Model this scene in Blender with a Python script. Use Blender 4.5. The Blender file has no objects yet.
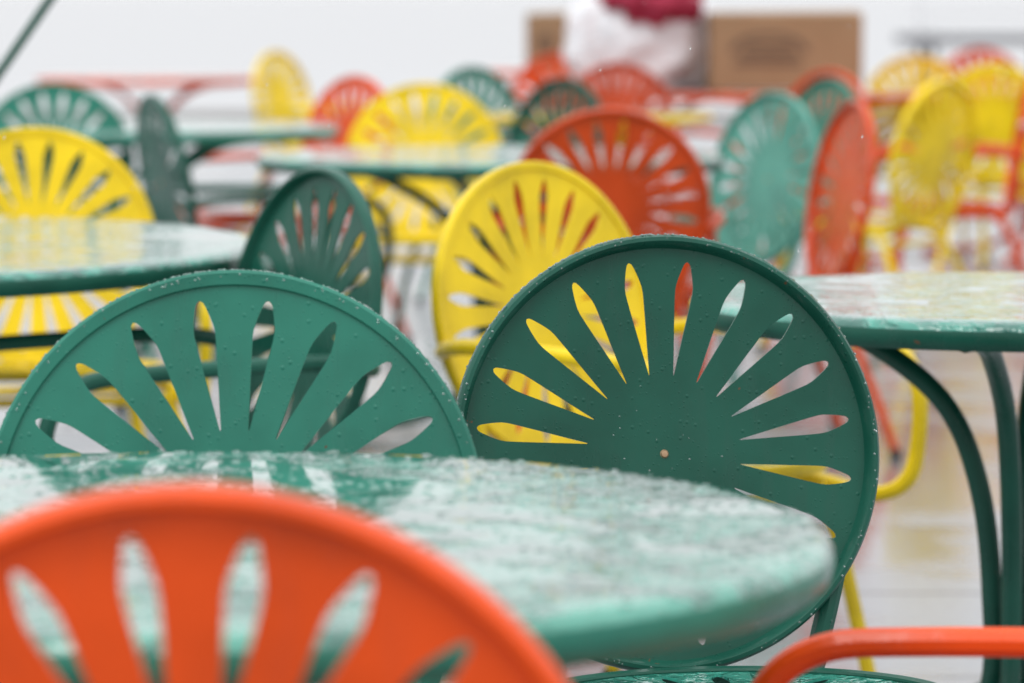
import bpy, bmesh, math, random
from mathutils import Vector, Matrix, noise
random.seed(7)
scene = bpy.context.scene
col = scene.collection

# ------------------------------------------------------------ materials
def new_mat(name):
    m = bpy.data.materials.new(name); m.use_nodes = True
    nt = m.node_tree; nt.nodes.clear()
    out = nt.nodes.new('ShaderNodeOutputMaterial')
    b = nt.nodes.new('ShaderNodeBsdfPrincipled')
    nt.links.new(b.outputs[0], out.inputs[0])
    return m, nt, b
def N(nt, t): return nt.nodes.new(t)
def L(nt, a, b): nt.links.new(a, b)
def maprange(nt, src, a, b, c, d, smooth=True):
    n = nt.nodes.new('ShaderNodeMapRange')
    if smooth: n.interpolation_type = 'SMOOTHSTEP'
    for i, v in zip((1, 2, 3, 4), (a, b, c, d)): n.inputs[i].default_value = v
    L(nt, src, n.inputs[0]); return n.outputs[0]
def mathn(nt, op, a, b=None, c=None):
    n = nt.nodes.new('ShaderNodeMath'); n.operation = op
    for i, v in enumerate((a, b, c)):
        if v is None: continue
        if isinstance(v, (int, float)): n.inputs[i].default_value = v
        else: L(nt, v, n.inputs[i])
    return n.outputs[0]
def mixc(nt, f, a, b, mode='MIX'):
    n = nt.nodes.new('ShaderNodeMix'); n.data_type = 'RGBA'; n.blend_type = mode
    if isinstance(f, (int, float)): n.inputs[0].default_value = f
    else: L(nt, f, n.inputs[0])
    for i, v in ((6, a), (7, b)):
        if isinstance(v, tuple): n.inputs[i].default_value = (*v, 1)
        else: L(nt, v, n.inputs[i])
    return n.outputs[2]

def paint(name, rgb, rough=0.32, var=0.08, spec=0.34):
    m, nt, b = new_mat(name)
    tc = N(nt, 'ShaderNodeTexCoord'); oi = N(nt, 'ShaderNodeObjectInfo')
    n1 = N(nt, 'ShaderNodeTexNoise'); n1.inputs['Scale'].default_value = 7; n1.inputs['Detail'].default_value = 5
    L(nt, tc.outputs['Object'], n1.inputs['Vector'])
    dark = tuple(c * 0.80 for c in rgb)
    lite = tuple(min(1, c * 1.08+0.002) for c in rgb)
    c1 = mixc(nt, maprange(nt, n1.outputs[0], 0.35, 0.65, 0, 1), dark, lite)
    mp = N(nt, 'ShaderNodeMapping'); mp.inputs['Scale'].default_value = (45, 45, 4); L(nt, tc.outputs['Object'], mp.inputs[0])
    n5 = N(nt, 'ShaderNodeTexNoise'); n5.inputs['Scale'].default_value = 1; n5.inputs['Detail'].default_value = 3; L(nt, mp.outputs[0], n5.inputs['Vector'])
    st = maprange(nt, n5.outputs[0], 0.52, 0.68, 0, 0.18)
    c1 = mixc(nt, st, c1, tuple(min(1, c*0.7+0.02) for c in rgb))
    hsv = N(nt, 'ShaderNodeHueSaturation')
    L(nt, c1, hsv.inputs['Color'])
    L(nt, maprange(nt, oi.outputs['Random'], 0, 1, 1 - var, 1 + var, False), hsv.inputs['Value'])
    n2 = N(nt, 'ShaderNodeTexNoise'); n2.inputs['Scale'].default_value = 60; n2.inputs['Detail'].default_value = 3
    L(nt, tc.outputs['Object'], n2.inputs['Vector'])
    chip = maprange(nt, n2.outputs[0], 0.735, 0.75, 0, 1)
    c2 = mixc(nt, chip, hsv.outputs[0], (0.12, 0.06, 0.03))
    L(nt, c2, b.inputs['Base Color'])
    # rain beads of two sizes
    def beads(scale, lo):
        v = N(nt, 'ShaderNodeTexVoronoi'); v.inputs['Scale'].default_value = scale
        L(nt, tc.outputs['Object'], v.inputs['Vector'])
        q = maprange(nt, v.outputs['Distance'], 0.04, 0.30, 1, 0)
        sep = N(nt, 'ShaderNodeSeparateColor'); L(nt, v.outputs['Color'], sep.inputs[0])
        return mathn(nt, 'MULTIPLY', q, maprange(nt, sep.outputs[0], lo, lo+0.04, 0, 1))
    bead = mathn(nt, 'MAXIMUM', beads(110, 0.72), mathn(nt, 'MULTIPLY', beads(210, 0.66), 0.6))
    hh = mathn(nt, 'ADD', bead, mathn(nt, 'MULTIPLY', n2.outputs[0], 0.15))
    bp = N(nt, 'ShaderNodeBump'); bp.inputs['Strength'].default_value = 0.42; bp.inputs['Distance'].default_value = 0.0016
    L(nt, hh, bp.inputs['Height']); L(nt, bp.outputs[0], b.inputs['Normal'])
    r = maprange(nt, n1.outputs[0], 0.3, 0.7, rough - 0.08, rough + 0.12)
    r2 = mathn(nt, 'SUBTRACT', r, mathn(nt, 'ADD', mathn(nt, 'MULTIPLY', bead, 0.22), mathn(nt, 'MULTIPLY', st, 0.6)))
    L(nt, r2, b.inputs['Roughness'])
    b.inputs['Specular IOR Level'].default_value = spec
    return m

GREEN = paint('green_paint', (0.026, 0.212, 0.148))
DGREEN = paint('dark_green_paint', (0.007, 0.088, 0.058), rough=0.34, spec=0.30)
YELLOW = paint('yellow_paint', (0.90, 0.65, 0.008))
ORANGE = paint('orange_paint', (0.74, 0.072, 0.002))
RORANGE = paint('red_orange_paint', (0.60, 0.062, 0.003))
LGREEN = paint('pale_green_paint', (0.10, 0.33, 0.26))

def wet_top(name, rgb, amp=1.0, pt=0.485):
    m, nt, b = new_mat(name)
    tc = N(nt, 'ShaderNodeTexCoord')
    def noi(s, d, dist=0.0):
        n = N(nt, 'ShaderNodeTexNoise'); n.inputs['Scale'].default_value = s; n.inputs['Detail'].default_value = d; n.inputs['Distortion'].default_value = dist
        L(nt, tc.outputs['Object'], n.inputs['Vector']); return n.outputs[0]
    n1 = noi(4.2, 5, 1.0); n2 = noi(34, 3, 0.5); n3 = noi(13, 3, 0.8); n4 = noi(110, 3)
    pud = maprange(nt, n1, pt, pt+0.015, 0, 1)
    dry = mathn(nt, 'SUBTRACT', 1.0, pud)
    v = N(nt, 'ShaderNodeTexVoronoi'); v.inputs['Scale'].default_value = 80
    L(nt, tc.outputs['Object'], v.inputs['Vector'])
    bead = maprange(nt, v.outputs['Distance'], 0.1, 0.42, 1, 0)
    wet2 = maprange(nt, n3, 0.48, 0.52, 0, 1)
    h = mathn(nt, 'ADD', mathn(nt, 'MULTIPLY', mathn(nt, 'MULTIPLY', bead, dry), 0.26), mathn(nt, 'MULTIPLY', pud, 0.9))
    rip = mathn(nt, 'ADD', mathn(nt, 'MULTIPLY', n2, 1.1), mathn(nt, 'MULTIPLY', wet2, 0.55))
    rip = mathn(nt, 'ADD', rip, mathn(nt, 'MULTIPLY', n4, 0.14))
    h = mathn(nt, 'ADD', h, mathn(nt, 'MULTIPLY', rip, mathn(nt, 'ADD', mathn(nt, 'MULTIPLY', dry, 0.9), 0.10)))
    bp = N(nt, 'ShaderNodeBump'); bp.inputs['Strength'].default_value = 0.8; bp.inputs['Distance'].default_value = 0.0035*amp
    L(nt, h, bp.inputs['Height']); L(nt, bp.outputs[0], b.inputs['Normal'])
    dk = tuple(c * 0.42 for c in rgb)
    L(nt, mixc(nt, maprange(nt, n3, 0.38, 0.62, 0, 1), dk, rgb), b.inputs['Base Color'])
    L(nt, mathn(nt, 'ADD', mathn(nt, 'MULTIPLY', dry, 0.13), 0.02), b.inputs['Roughness'])
    b.inputs['Coat Weight'].default_value = 1.0; b.inputs['Coat Roughness'].default_value = 0.02
    L(nt, bp.outputs[0], b.inputs['Coat Normal'])
    return m
WGREEN = wet_top('wet_green_top', (0.065, 0.34, 0.25))
WGREEN2 = wet_top('beaded_green_top', (0.05, 0.35, 0.26), 1.5, 0.57)
WYELLOW = wet_top('wet_yellow_top', (0.80, 0.60, 0.04), 0.5)
WORANGE = wet_top('wet_orange_top', (0.70, 0.085, 0.01), 0.5, 0.56)

# ------------------------------------------------------------ geometry helpers
def catmull(pts, n=8):
    P = [Vector(p) for p in pts]; P = [2*P[0]-P[1]] + P + [2*P[-1]-P[-2]]
    out = []
    for i in range(1, len(P)-2):
        for k in range(n):
            t = k/n; a, b_, c, d = P[i-1:i+3]
            out.append(0.5*((2*b_) + (c-a)*t + (2*a-5*b_+4*c-d)*t*t + (3*b_-a-3*c+d)*t**3))
    out.append(P[-2]); return out
def tube(bm, pts, r, seg=10, n=8, mat=0, smooth=True):
    path = catmull(pts, n) if smooth else [Vector(p) for p in pts]
    T = (path[1]-path[0]).normalized()
    up = Vector((0, 0, 1)) if abs(T.z) < 0.9 else Vector((1, 0, 0))
    nrm = (up - T*up.dot(T)).normalized(); rings = []
    for i, p in enumerate(path):
        if i == 0: t = path[1]-path[0]
        elif i == len(path)-1: t = path[-1]-path[-2]
        else: t = path[i+1]-path[i-1]
        t.normalize(); nrm = (nrm - t*nrm.dot(t)).normalized(); bi = t.cross(nrm)
        rings.append([bm.verts.new(p + nrm*math.cos(a)*r + bi*math.sin(a)*r) for a in [2*math.pi*k/seg for k in range(seg)]])
    for a, b_ in zip(rings, rings[1:]):
        for k in range(seg):
            f = bm.faces.new((a[k], a[(k+1) % seg], b_[(k+1) % seg], b_[k])); f.smooth = True; f.material_index = mat
    for R_ in (rings[0][::-1], rings[-1]):
        f = bm.faces.new(R_); f.material_index = mat
def lathe(bm, prof, M=Matrix.Identity(4), seg=96, closed=True, mat=0, matf=None):
    rings = []
    for r, z in prof:
        if r < 1e-6: rings.append([bm.verts.new(M @ Vector((0, 0, z)))])
        else: rings.append([bm.verts.new(M @ Vector((r*math.cos(a), r*math.sin(a), z))) for a in [2*math.pi*k/seg for k in range(seg)]])
    idx = list(zip(range(len(rings)), list(range(1, len(rings))) + [0])) if closed else [(i, i+1) for i in range(len(rings)-1)]
    for i, j in idx:
        a, b_ = rings[i], rings[j]
        for k in range(seg):
            k2 = (k+1) % seg
            if len(a) == 1 and len(b_) == 1: continue
            if len(a) == 1: f = bm.faces.new((a[0], b_[k], b_[k2]))
            elif len(b_) == 1: f = bm.faces.new((a[k], a[k2], b_[0]))
            else: f = bm.faces.new((a[k], a[k2], b_[k2], b_[k]))
            f.smooth = True; f.material_index = (matf(i) if matf else mat)

DISH = 0.010
def sun_panel(bm, R, M, nslot=20, r0f=0.36, r1f=0.885, wmax=0.0104, th=0.0032, dish=DISH, mat=0):
    """round pressed sheet pierced with radial slots"""
    r0, r1 = R*r0f, R*r1f
    rs = [R*0.06, R*0.16, R*0.26, r0]
    K = 26
    for k in range(1, K):
        t = k/K; t = 0.5-0.5*math.cos(math.pi*t); rs.append(r0+(r1-r0)*t)
    rs += [r1, R*0.955]
    P = [(0, 0.0), (0.012, 0.06), (0.20, 0.30), (0.45, 0.64), (0.65, 0.90), (0.75, 1.0), (0.80, 0.95), (0.88, 0.72), (0.95, 0.47), (0.98, 0.33), (0.993, 0.20), (1, 0.0)]
    def hw(r):
        if r <= r0 or r >= r1: return 0.0
        t = (r-r0)/(r1-r0)
        for (a, u), (b_, v) in zip(P, P[1:]):
            if t <= b_: return wmax*(u+(v-u)*(t-a)/(b_-a))
        return 0.0
    def zf(r): return -dish*(1-(r/R)**2)
    pitch = 2*math.pi/nslot; A = 5
    layers = []
    for side in (1, -1):
        cache = {}
        def V(r, a):
            p = Vector((r*math.cos(a), r*math.sin(a), zf(r)+side*th/2))
            key = (round(p.x, 5), round(p.y, 5))
            if key not in cache: cache[key] = bm.verts.new(M @ p)
            return cache[key]
        grid = []
        c0 = bm.verts.new(M @ Vector((0, 0, zf(0)+side*th/2)))
        for s in range(nslot):
            a0 = (s+0.5)*pitch; G = []
            for r in rs:
                w = hw(r)/r
                G.append([V(r, a0+w+(pitch-2*w)*j/A) for j in range(A+1)])
            grid.append(G)
            for i in range(len(rs)-1):
                for j in range(A):
                    q = (G[i][j], G[i+1][j], G[i+1][j+1], G[i][j+1])
                    f = bm.faces.new(q if side == 1 else q[::-1]); f.smooth = True; f.material_index = mat
            for j in range(A):
                q = (c0, G[0][j], G[0][j+1])
                f = bm.faces.new(q if side == 1 else q[::-1]); f.smooth = True; f.material_index = mat
        layers.append(grid)
    g1, g2 = layers
    for s in range(nslot):
        for i in range(3, len(rs)-2):
            for j, fl in ((0, 0), (A, 1)):
                q = [g1[s][i][j], g2[s][i][j], g2[s][i+1][j], g1[s][i+1][j]]
                if len(set(q)) < 4: continue
                if fl: q = q[::-1]
                try:
                    f = bm.faces.new(q); f.material_index = mat
                except ValueError: pass

def rim(bm, R, M, lip=1, mat=0):
    prof = [(0.935, -0.0015), (0.945, 0.0035), (0.955, 0.0135), (0.968, 0.0165), (0.985, 0.016), (0.997, 0.012),
            (1.0, 0.004), (0.998, -0.003), (0.985, -0.0055), (0.94, -0.004)]
    p = [(r*R, z*lip) for r, z in prof]
    if lip < 0: p = p[::-1]
    lathe(bm, p, M, seg=120, closed=True, mat=mat)

def finish(bm, name, mats, sharp=35):
    bmesh.ops.recalc_face_normals(bm, faces=bm.faces[:])
    for e in bm.edges:
        if len(e.link_faces) == 2 and e.calc_face_angle(0) > math.radians(sharp): e.smooth = False
    me = bpy.data.meshes.new(name); bm.to_mesh(me); bm.free()
    for m in mats: me.materials.append(m)
    return me
def place(name, me, loc=(0, 0, 0), rz=0.0):
    o = bpy.data.objects.new(name, me); o.location = loc; o.rotation_euler = (0, 0, rz); col.objects.link(o); return o

ZC = 0.652; RB = 0.245; TILT = math.radians(10)
M_BACK = Matrix.Translation((0, 0, ZC)) @ Matrix.Rotation(TILT, 4, 'X') @ Matrix.Rotation(-math.pi/2, 4, 'X')
metal, ntm, bm_ = new_mat('bolt_steel'); bm_.inputs['Base Color'].default_value = (0.45, 0.30, 0.18, 1); bm_.inputs['Metallic'].default_value = 0.6; bm_.inputs['Roughness'].default_value = 0.4
rubber, ntm, bm_ = new_mat('black_rubber'); bm_.inputs['Base Color'].default_value = (0.02, 0.02, 0.02, 1)
WET = {'green_paint': WGREEN2, 'dark_green_paint': WGREEN2, 'yellow_paint': WYELLOW, 'orange_paint': WORANGE, 'red_orange_paint': WORANGE, 'pale_green_paint': WGREEN2}
_ch = {}
def chair_mesh(mat, arms=True, lip=1):
    key = (mat.name, arms, lip)
    if key in _ch: return _ch[key]
    bm = bmesh.new()
    M = M_BACK
    sun_panel(bm, RB, M); rim(bm, RB, M, lip)
    z0 = -DISH
    lathe(bm, [(0, z0+0.0042), (0.0035, z0+0.0038), (0.0055, z0+0.001)], M, seg=14, closed=False, mat=1)
    lathe(bm, [(0, z0-0.0052), (0.0035, z0-0.0048), (0.0055, z0-0.001)], M, seg=14, closed=False, mat=1)
    Ms = Matrix.Translation((0, 0.305, 0.432)) @ Matrix.Rotation(math.radians(3), 4, 'X')
    sun_panel(bm, 0.226, Ms, wmax=0.0100, mat=3); rim(bm, 0.226, Ms, -1)
    for s in (-1, 1):
        up = [(s*0.16, 0.06, 0.398), (s*0.168, 0.033, 0.43), (s*0.182, 0.024, 0.48), (s*0.196, 0.014, 0.53)]
        if arms:
            tube(bm, [(s*0.236, 0.002, 0.60), (s*0.262, 0.05, 0.612), (s*0.275, 0.14, 0.618), (s*0.278, 0.40, 0.615), (s*0.278, 0.50, 0.603),
                      (s*0.276, 0.547, 0.555), (s*0.273, 0.553, 0.47), (s*0.268, 0.535, 0.40), (s*0.258, 0.47, 0.372), (s*0.235, 0.36, 0.390),
                      (s*0.19, 0.2, 0.398)] + up, 0.013)
        else:
            tube(bm, [(s*0.20, 0.46, 0.395), (s*0.215, 0.35, 0.40), (s*0.19, 0.2, 0.400)] + up, 0.0125)
        tube(bm, [(s*0.222, 0.39, 0.392), (s*0.236, 0.42, 0.30), (s*0.250, 0.455, 0.15), (s*0.262, 0.485, 0.012)], 0.0125)
        tube(bm, [(s*0.168, 0.10, 0.398), (s*0.19, 0.045, 0.33), (s*0.215, -0.02, 0.17), (s*0.235, -0.075, 0.012)], 0.0125)
        for p in ((s*0.262, 0.485), (s*0.235, -0.075)):
            lathe(bm, [(0, 0.0), (0.016, 0.0), (0.017, 0.02), (0.0135, 0.024)], Matrix.Translation((p[0], p[1], 0)), seg=12, closed=False, mat=2)
    tube(bm, [(-0.225, 0.40, 0.375), (0, 0.42, 0.375), (0.225, 0.40, 0.375)], 0.0095)
    tube(bm, [(-0.18, 0.06, 0.36), (0, 0.05, 0.36), (0.18, 0.06, 0.36)], 0.0095)
    me = finish(bm, 'chair_mesh', [mat, metal, rubber, WET[mat.name]]); _ch[key] = me; return me
def chair(mat, x, y, phi, arms=True, lip=1, z=0.0):
    return place('metal_chair', chair_mesh(mat, arms, lip), (x, y, z), math.radians(phi+180))

_tb = {}
def table_mesh(R, top, leg):
    key = (round(R, 3), top.name, leg.name)
    if key in _tb: return _tb[key]
    bm = bmesh.new(); H = 0.75
    prof = [(0, 0), (R*0.3, 0), (R*0.6, 0), (R*0.85, 0), (R-0.03, 0), (R-0.012, -0.001), (R-0.004, -0.005), (R, -0.012), (R+0.001, -0.022), (R-0.002, -0.032),
            (R-0.008, -0.038), (R-0.014, -0.037), (R-0.016, -0.030), (R-0.016, -0.010), (R*0.5, -0.008), (0, -0.008)]
    lathe(bm, prof, Matrix.Translation((0, 0, H)), seg=160, closed=False, matf=lambda i: 0 if i < 7 else 1)
    k = R/0.47
    for q in range(4):
        a = math.radians(45+90*q+8); c, s = math.cos(a), math.sin(a)
        path = [(R-0.03, 0.722), (0.32*k, 0.712), (0.22*k, 0.68), (0.11*k, 0.60), (0.055, 0.49), (0.034, 0.34), (0.04, 0.18), (0.14*k, 0.055), (0.36*k, 0.016)]
        tube(bm, [(r*c, r*s, z) for r, z in path], 0.0145, mat=1)
        lathe(bm, [(0, 0.0), (0.02, 0.0), (0.022, 0.02), (0.012, 0.03)], Matrix.Translation((0.36*k*c, 0.36*k*s, 0)), seg=12, closed=False, mat=1)
    for z in (0.19,):
        lathe(bm, [(0.058, z), (0.058, z+0.012), (0.046, z+0.012), (0.046, z)], seg=24, mat=1)
    for a in (math.radians(53), math.radians(143)):
        c, s = math.cos(a), math.sin(a)
        tube(bm, [(-(R-0.03)*c, -(R-0.03)*s, 0.728), (0, 0, 0.728), ((R-0.03)*c, (R-0.03)*s, 0.728)], 0.010, mat=1)
    me = finish(bm, 'table_mesh', [top, leg], sharp=50); _tb[key] = me; return me
def table(x, y, R=0.47, top=WGREEN, leg=GREEN, rz=0.0):
    return place('round_metal_table', table_mesh(R, top, leg), (x, y, 0), rz)

# ------------------------------------------------------------ tables
T1 = (-0.252, 2.87, 0.50)
table(*T1, WGREEN, GREEN, 0.2)
table(0.70, 5.13, 0.455, WGREEN2, DGREEN, 0.35)
table(-1.30, 6.22, 0.88, WGREEN2, DGREEN, 0.1)
table(-0.055, 9.75, 0.61, WGREEN2, DGREEN, 0.4)
table(-1.17, 11.9, 0.62, WGREEN2, GREEN, 0.0)
table(0.30, 13.4, 0.42, WYELLOW, YELLOW, 0.0)
table(1.28, 16.3, 0.62, WORANGE, ORANGE, 0.0)
table(2.32, 16.6, 0.62, WORANGE, ORANGE, 0.3)
table(-1.85, 19.3, 0.60, WORANGE, ORANGE, 0.0)
table(2.16, 12.2, 0.50, WORANGE, ORANGE, 0.0)

# ------------------------------------------------------------ chairs  (phi: 0 faces the camera side, + turns to the right)
chair(ORANGE, -0.176, 2.08, 178, True, -1)
CL = (-0.270, 3.60, 3); chair(GREEN, *CL, True, -1)
CM = (0.172, 4.13, 12); chair(DGREEN, *CM, False, 1)
chair(ORANGE, 0.70, 2.78, -100, True, 1)
chair(YELLOW, 0.056, 6.03, 45, True, -1)
chair(DGREEN, -0.325, 5.80, -60, True, 1)
chair(YELLOW, -0.97, 7.6, 12, True, -1)
chair(GREEN, -1.41, 11.5, 10, True, -1)
chair(DGREEN, -0.95, 10.2, 110, True, 1)
chair(YELLOW, -0.27, 11.5, 0, True, -1)
chair(ORANGE, -0.56, 12.6, -50, True, -1)
chair(YELLOW, -1.13, 18.3, 60, True, 1)
chair(GREEN, -0.13, 14.2, 45, True, 1)
chair(DGREEN, 0.145, 12.2, -50, True, 1)
chair(RORANGE, 0.235, 9.0, 180, True, -1)
chair(ORANGE, 0.23, 17.6, 0, True, 1)
chair(RORANGE, 0.435, 15.0, 20, True, 1)
chair(LGREEN, 0.705, 10.4, -58, False, 1)
chair(GREEN, 1.015, 12.3, -62, False, 1)
chair(ORANGE, 1.13, 13.6, -52, False, 1)
chair(RORANGE, 0.845, 9.55, -78, False, 1)
chair(YELLOW, 1.83, 16.9, 0, True, 1)
chair(YELLOW, 1.36, 12.1, -128, False, -1)
chair(ORANGE, 2.42, 19.3, 0, True, 1)
chair(ORANGE, 1.80, 13.2, -95, True, 1)
chair(YELLOW, 1.95, 15.0, 150, False, 1)

# ------------------------------------------------------------ rain drops resting on the near table and chair rims, and falling
wd, nt, b = new_mat('water_drop')
b.inputs['Base Color'].default_value = (0.92, 0.96, 0.96, 1); b.inputs['Roughness'].default_value = 0.02; b.inputs['IOR'].default_value = 1.33; b.inputs['Transmission Weight'].default_value = 0.85
bm = bmesh.new()
def drop(bm, p, n, r, flat=0.5):
    q = n.to_track_quat('Z', 'Y').to_matrix().to_4x4(); M = Matrix.Translation(p) @ q
    e = 1+random.uniform(-0.25, 0.35)
    rings = []
    for (rr, zz) in ((1, 0.0), (0.86, 0.5), (0.5, 0.87)):
        rings.append([bm.verts.new(M @ Vector((rr*r*e*math.cos(a), rr*r*math.sin(a), zz*r*flat))) for a in [k*math.pi/4 for k in range(8)]])
    t = bm.verts.new(M @ Vector((0, 0, r*flat)))
    for a, b_ in zip(rings, rings[1:]):
        for k in range(8): bm.faces.new((a[k], a[(k+1) % 8], b_[(k+1) % 8], b_[k])).smooth = True
    for k in range(8): bm.faces.new((rings[-1][k], rings[-1][(k+1) % 8], t)).smooth = True
for i in range(2200):
    a = random.uniform(0, 2*math.pi); r = T1[2]*math.sqrt(random.random())*0.985
    drop(bm, Vector((T1[0]+r*math.cos(a), T1[1]+r*math.sin(a), 0.7498 - (0.002 if r > T1[2]-0.012 else 0))), Vector((0, 0, 1)), random.choice((0.0012, 0.0018, 0.0028, 0.004)), 0.42)
for cpos, lp in ((CL, -1), (CM, 1)):
    W = Matrix.Translation((cpos[0], cpos[1], 0)) @ Matrix.Rotation(math.radians(cpos[2]+180), 4, 'Z') @ M_BACK
    for i in range(340):
        a = -math.pi/2 + random.gauss(0, 0.62)
        d = Vector((math.cos(a), math.sin(a), 0))
        zz = random.uniform(-0.002, 0.012)*lp
        p = W @ (d*RB*0.999 + Vector((0, 0, zz))); n = (W.to_3x3() @ d).normalized()
        drop(bm, p, n, random.choice((0.0009, 0.0014, 0.0018)), 0.7)
    for i in range(26):
        a = random.uniform(0, 2*math.pi); r = RB*random.uniform(0.05, 0.33)
        p = W @ Vector((r*math.cos(a), r*math.sin(a), -DISH*(1-(r/RB)**2)+0.0016)); n = (W.to_3x3() @ Vector((0, 0, 1))).normalized()
        drop(bm, p, n, random.choice((0.0007, 0.0010)), 0.5)
    for i in range(110):
        a = random.uniform(0, 2*math.pi); d = Vector((math.cos(a), math.sin(a), 0))
        r = RB*random.uniform(0.965, 0.985)
        p = W @ (d*r + Vector((0, 0, 0.0162 if lp > 0 else 0.0052))); n = (W.to_3x3() @ Vector((0, 0, 1))).normalized()
        drop(bm, p, n, random.choice((0.0008, 0.0012)), 0.6)
place('rain_droplets', finish(bm, 'drops', [wd], sharp=180))
bm = bmesh.new()
for i in range(300):
    y = random.uniform(3.2, 8.0); x = random.uniform(-1.2, 1.2); z = random.uniform(0.05, 1.6)
    M = Matrix.Translation((x, y, z)) @ Matrix.Rotation(math.radians(8), 4, 'Y') @ Matrix.Diagonal((0.0007, 0.0007, 0.0018, 1))
    bmesh.ops.create_icosphere(bm, subdivisions=1, radius=1, matrix=M)
for f in bm.faces: f.smooth = True
place('falling_rain', finish(bm, 'rain', [wd], sharp=180))

# ------------------------------------------------------------ cardboard boxes, bag
card, nt, b = new_mat('cardboard')
tc = N(nt, 'ShaderNodeTexCoord'); n = N(nt, 'ShaderNodeTexNoise'); n.inputs['Scale'].default_value = 6; n.inputs['Detail'].default_value = 6
L(nt, tc.outputs['Object'], n.inputs['Vector']); L(nt, mixc(nt, n.outputs[0], (0.27, 0.165, 0.085), (0.37, 0.24, 0.135)), b.inputs['Base Color']); b.inputs['Roughness'].default_value = 0.85
ink, nt, b = new_mat('printed_ink'); b.inputs['Base Color'].default_value = (0.17, 0.11, 0.07, 1); b.inputs['Roughness'].default_value = 0.8
def box(bm, lo, hi, mat=0):
    vs = [bm.verts.new((x, y, z)) for x in (lo[0], hi[0]) for y in (lo[1], hi[1]) for z in (lo[2], hi[2])]
    for q in ((0, 1, 3, 2), (4, 6, 7, 5), (0, 4, 5, 1), (2, 3, 7, 6), (0, 2, 6, 4), (1, 5, 7, 3)):
        f = bm.faces.new([vs[i] for i in q]); f.material_index = mat
def cardboard(name, x, y, z, w, d, h, rz):
    bm = bmesh.new()
    t = 0.006
    box(bm, (-w/2, -d/2, 0), (w/2, d/2, t)); box(bm, (-w/2, -d/2, t), (w/2, -d/2+t, h)); box(bm, (-w/2, d/2-t, t), (w/2, d/2, h))
    box(bm, (-w/2, -d/2+t, t), (-w/2+t, d/2-t, h)); box(bm, (w/2-t, -d/2+t, t), (w/2, d/2-t, h))
    for s in (-1, 1):
        v = [bm.verts.new(p) for p in ((-w/2, s*d/2, h+0.001), (w/2, s*d/2, h+0.001), (w/2, s*0.004, h+0.018), (-w/2, s*0.004, h+0.012))]
        bm.faces.new(v)
    yf = -d/2-0.003
    def ring(cx, cz, r1, r2):
        s = 24
        A = [bm.verts.new((cx+r1*math.cos(k*2*math.pi/s), yf, cz+0.5*r1*math.sin(k*2*math.pi/s))) for k in range(s//2+1)]
        B = [bm.verts.new((cx+r2*math.cos(k*2*math.pi/s), yf, cz+0.5*r2*math.sin(k*2*math.pi/s))) for k in range(s//2+1)]
        for k in range(s//2):
            f = bm.faces.new((A[k], A[k+1], B[k+1], B[k])); f.material_index = 1
    ring(-w*0.12, h*0.50, w*0.27, w*0.22)
    for k in range(4):
        zz = h*(0.32+0.09*k); box(bm, (-w*(0.36-0.03*k), yf-0.001, zz), (w*(0.10-0.02*k), yf, zz+h*0.05), 1)
    me = finish(bm, name, [card, ink]); return place(name, me, (x, y, z), rz)
cardboard('cardboard_box', 1.19, 16.45, 0.754, 0.66, 0.36, 0.325, 0.04)
cardboard('cardboard_box', 0.20, 21.0, 0.754, 0.22, 0.25, 0.30, 0.1)
table(0.35, 21.2, 0.60, WORANGE, ORANGE, 0.0)

plast, nt, b = new_mat('white_plastic_film'); b.inputs['Roughness'].default_value = 0.35
tc = N(nt, 'ShaderNodeTexCoord'); n = N(nt, 'ShaderNodeTexNoise'); n.inputs['Scale'].default_value = 7; n.inputs['Detail'].default_value = 4; n.inputs['Distortion'].default_value = 1.5
L(nt, tc.outputs['Object'], n.inputs['Vector'])
L(nt, mixc(nt, maprange(nt, n.outputs[0], 0.5, 0.66, 0, 0.5), (0.80, 0.80, 0.82), (0.60, 0.46, 0.46)), b.inputs['Base Color'])
bp = N(nt, 'ShaderNodeBump'); bp.inputs['Distance'].default_value = 0.03; L(nt, n.outputs[0], bp.inputs['Height']); L(nt, bp.outputs[0], b.inputs['Normal'])
redc, nt, b = new_mat('red_cloth'); b.inputs['Base Color'].default_value = (0.36, 0.02, 0.055, 1); b.inputs['Roughness'].default_value = 0.8
bm = bmesh.new()
bmesh.ops.create_icosphere(bm, subdivisions=5, radius=1)
for v in bm.verts:
    p = v.co.copy(); nn = noise.fractal(p*2.3, 1.0, 2.0, 4); fold = 0.05*math.sin(9*math.atan2(p.y, p.x)+3*p.z)*max(0, p.z+0.3)
    k = 1+0.12*nn+fold; z = p.z
    v.co = Vector((p.x*0.34*(1-0.2*max(0, z)**2)*k, p.y*0.25*k, max(-0.2, 0.34*z*k)))
for f in bm.faces: f.smooth = True
ret = bmesh.ops.create_icosphere(bm, subdivisions=4, radius=1)
for v in ret['verts']:
    p = v.co.copy(); k = 1+0.35*noise.fractal(p*2.6+Vector((5, 1, 0)), 1.0, 2.0, 4)
    v.co = Vector((p.x*0.21*k+0.03, p.y*0.17*k-0.15, 0.195+0.14*p.z*k))
    for f in v.link_faces: f.material_index = 1; f.smooth = True
me = finish(bm, 'bag', [plast, redc], sharp=80)
place('plastic_bag', me, (0.58, 16.6, 0.954))
table(0.58, 16.6, 0.45, WORANGE, ORANGE, 0.5)

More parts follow.
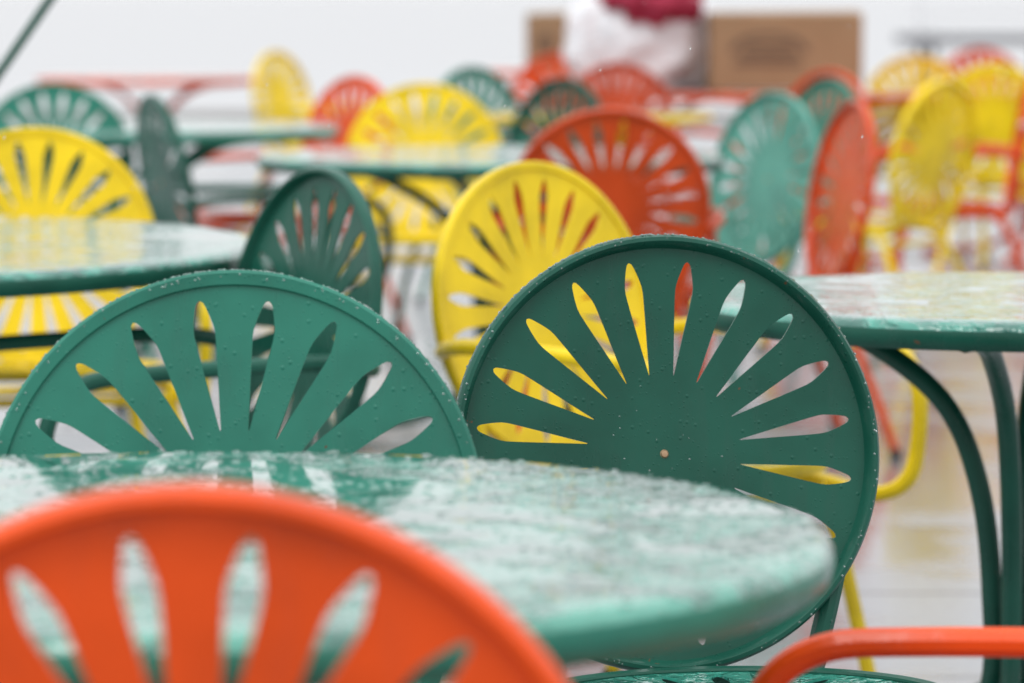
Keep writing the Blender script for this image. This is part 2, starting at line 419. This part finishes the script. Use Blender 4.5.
# ------------------------------------------------------------ leaning pole
bm = bmesh.new()
tube(bm, [(-1.80, 8.0, 0.02), (-1.08, 8.0, 1.02), (-0.62, 8.0, 1.69), (0.0, 8.0, 2.6)], 0.010, n=4)
lathe(bm, [(0, 0), (0.16, 0), (0.16, 0.03), (0.03, 0.05), (0.02, 0.1)], Matrix.Translation((-1.80, 8.0, 0.0)), seg=32, closed=False)
place('leaning_pole', finish(bm, 'pole', [DGREEN]))

# ------------------------------------------------------------ pier, terrace edge
conc, nt, b = new_mat('pier_timber'); b.inputs['Base Color'].default_value = (0.25, 0.25, 0.26, 1); b.inputs['Roughness'].default_value = 0.7
wht, nt, b = new_mat('white_rail_paint'); b.inputs['Base Color'].default_value = (0.75, 0.75, 0.76, 1); b.inputs['Roughness'].default_value = 0.4
bm = bmesh.new()
box(bm, (6.6, 62, 0.35), (30, 64.5, 0.52))
for i in range(12):
    for yy in (62.2, 64.2):
        tube(bm, [(7.0+2*i, yy, -2), (7.0+2*i, yy, 0), (7.0+2*i, yy, 0.55)], 0.07, seg=8, n=2)
    tube(bm, [(7.0+2*i, 64.3, 0.5), (7.0+2*i, 64.3, 0.9), (7.0+2*i, 64.3, 1.3)], 0.03, seg=8, n=2, mat=1)
for z in (0.9, 1.28): tube(bm, [(6.8, 64.3, z), (18, 64.3, z), (29.8, 64.3, z)], 0.03, seg=8, n=2, mat=1)
place('lake_pier', finish(bm, 'pier', [conc, wht]))

gm, nt, b = new_mat('wet_concrete')
tc = N(nt, 'ShaderNodeTexCoord')
n1 = N(nt, 'ShaderNodeTexNoise'); n1.inputs['Scale'].default_value = 1.6; n1.inputs['Detail'].default_value = 6
n2 = N(nt, 'ShaderNodeTexNoise'); n2.inputs['Scale'].default_value = 40; n2.inputs['Detail'].default_value = 5
br = N(nt, 'ShaderNodeTexBrick'); br.inputs['Scale'].default_value = 1.0; br.inputs['Mortar Size'].default_value = 0.014; br.inputs['Brick Width'].default_value = 1.2; br.inputs['Row Height'].default_value = 0.9
br.inputs['Color1'].default_value = (0.29, 0.305, 0.325, 1); br.inputs['Color2'].default_value = (0.36, 0.375, 0.395, 1); br.inputs['Mortar'].default_value = (0.08, 0.083, 0.09, 1)
for q in (n1, n2, br): L(nt, tc.outputs['Object'], q.inputs['Vector'])
c0 = mixc(nt, maprange(nt, n2.outputs[0], 0.3, 0.7, 0, 0.5), br.outputs[0], (0.22, 0.23, 0.25))
L(nt, mixc(nt, maprange(nt, n1.outputs[0], 0.40, 0.58, 0.45, 0), c0, (0.14, 0.148, 0.16)), b.inputs['Base Color'])
L(nt, maprange(nt, n1.outputs[0], 0.42, 0.56, 0.07, 0.40), b.inputs['Roughness'])
bp = N(nt, 'ShaderNodeBump'); bp.inputs['Strength'].default_value = 0.5; bp.inputs['Distance'].default_value = 0.004
L(nt, mathn(nt, 'ADD', mathn(nt, 'MULTIPLY', n2.outputs[0], 0.4), mathn(nt, 'MULTIPLY', br.outputs['Fac'], -1.0)), bp.inputs['Height']); L(nt, bp.outputs[0], b.inputs['Normal'])
b.inputs['Coat Weight'].default_value = 0.45; b.inputs['Coat Roughness'].default_value = 0.15
bm = bmesh.new(); box(bm, (-60, -30, -0.7), (60, 34, 0.0)); place('terrace_pavement', finish(bm, 'pavement', [gm]))
edge, nt, b = new_mat('edge_stone'); b.inputs['Base Color'].default_value = (0.45, 0.44, 0.43, 1); b.inputs['Roughness'].default_value = 0.4
bm = bmesh.new(); box(bm, (-60, 34.0, -0.7), (60, 34.5, 0.12)); place('terrace_kerb', finish(bm, 'kerb', [edge]))
wm, nt, b = new_mat('lake_water')
tc = N(nt, 'ShaderNodeTexCoord'); n = N(nt, 'ShaderNodeTexNoise'); n.inputs['Scale'].default_value = 1.2; n.inputs['Detail'].default_value = 4
L(nt, tc.outputs['Object'], n.inputs['Vector']); bp = N(nt, 'ShaderNodeBump'); bp.inputs['Strength'].default_value = 0.3; bp.inputs['Distance'].default_value = 0.05
L(nt, n.outputs[0], bp.inputs['Height']); L(nt, bp.outputs[0], b.inputs['Normal'])
b.inputs['Base Color'].default_value = (0.42, 0.43, 0.45, 1); b.inputs['Roughness'].default_value = 0.15
bm = bmesh.new(); v = [bm.verts.new(p) for p in ((-4000, -50, -0.6), (4000, -50, -0.6), (4000, 6000, -0.6), (-4000, 6000, -0.6))]; bm.faces.new(v)
place('lake', finish(bm, 'lake', [wm]))

# ------------------------------------------------------------ light
SUN_EL, SUN_AZ = math.radians(55), math.radians(-150)
w = bpy.data.worlds.new('World'); scene.world = w; w.use_nodes = True
nt = w.node_tree; nt.nodes.clear()
out = nt.nodes.new('ShaderNodeOutputWorld')
sky = nt.nodes.new('ShaderNodeTexSky'); sky.sky_type = 'NISHITA'; sky.sun_disc = False
sky.sun_elevation = SUN_EL; sky.sun_rotation = SUN_AZ
bg1 = nt.nodes.new('ShaderNodeBackground'); bg1.inputs[1].default_value = 0.08
L(nt, sky.outputs[0], bg1.inputs[0])
bg2 = nt.nodes.new('ShaderNodeBackground')   # cloud deck
tc = nt.nodes.new('ShaderNodeTexCoord'); sp = nt.nodes.new('ShaderNodeSeparateXYZ'); L(nt, tc.outputs['Generated'], sp.inputs[0])
g = maprange(nt, sp.outputs[2], 0.02, 0.9, 0.0, 1.0)
L(nt, mixc(nt, g, (0.92, 0.925, 0.94), (1.65, 1.66, 1.70)), bg2.inputs[0]); bg2.inputs[1].default_value = 1.0
ad = nt.nodes.new('ShaderNodeMixShader'); ad.inputs[0].default_value = 0.94
L(nt, bg1.outputs[0], ad.inputs[1]); L(nt, bg2.outputs[0], ad.inputs[2]); L(nt, ad.outputs[0], out.inputs[0])
sd = bpy.data.lights.new('sun', 'SUN'); sd.energy = 0.9; sd.angle = math.radians(25); sd.color = (1, 0.98, 0.95)
so = bpy.data.objects.new('sun', sd); col.objects.link(so)
d = Vector((math.sin(SUN_AZ)*math.cos(SUN_EL), math.cos(SUN_AZ)*math.cos(SUN_EL), math.sin(SUN_EL)))
so.rotation_euler = d.to_track_quat('Z', 'Y').to_euler(); so.location = (0, 0, 10)

# ------------------------------------------------------------ camera
FPX = 3730.0
cd = bpy.data.cameras.new('camera'); cam = bpy.data.objects.new('camera', cd); col.objects.link(cam)
cd.sensor_width = 36; cd.lens = FPX/1024*36; cd.clip_start = 0.1; cd.clip_end = 10000
cam.location = (0, 0, 1.16)
cam.rotation_euler = (math.radians(90)-math.atan(345.5/FPX), 0, 0)
cd.dof.use_dof = True; cd.dof.focus_distance = 4.02; cd.dof.aperture_fstop = 4.9; cd.dof.aperture_blades = 9
scene.camera = cam
scene.view_settings.view_transform = 'Standard'; scene.view_settings.look = 'None'; scene.view_settings.exposure = 0
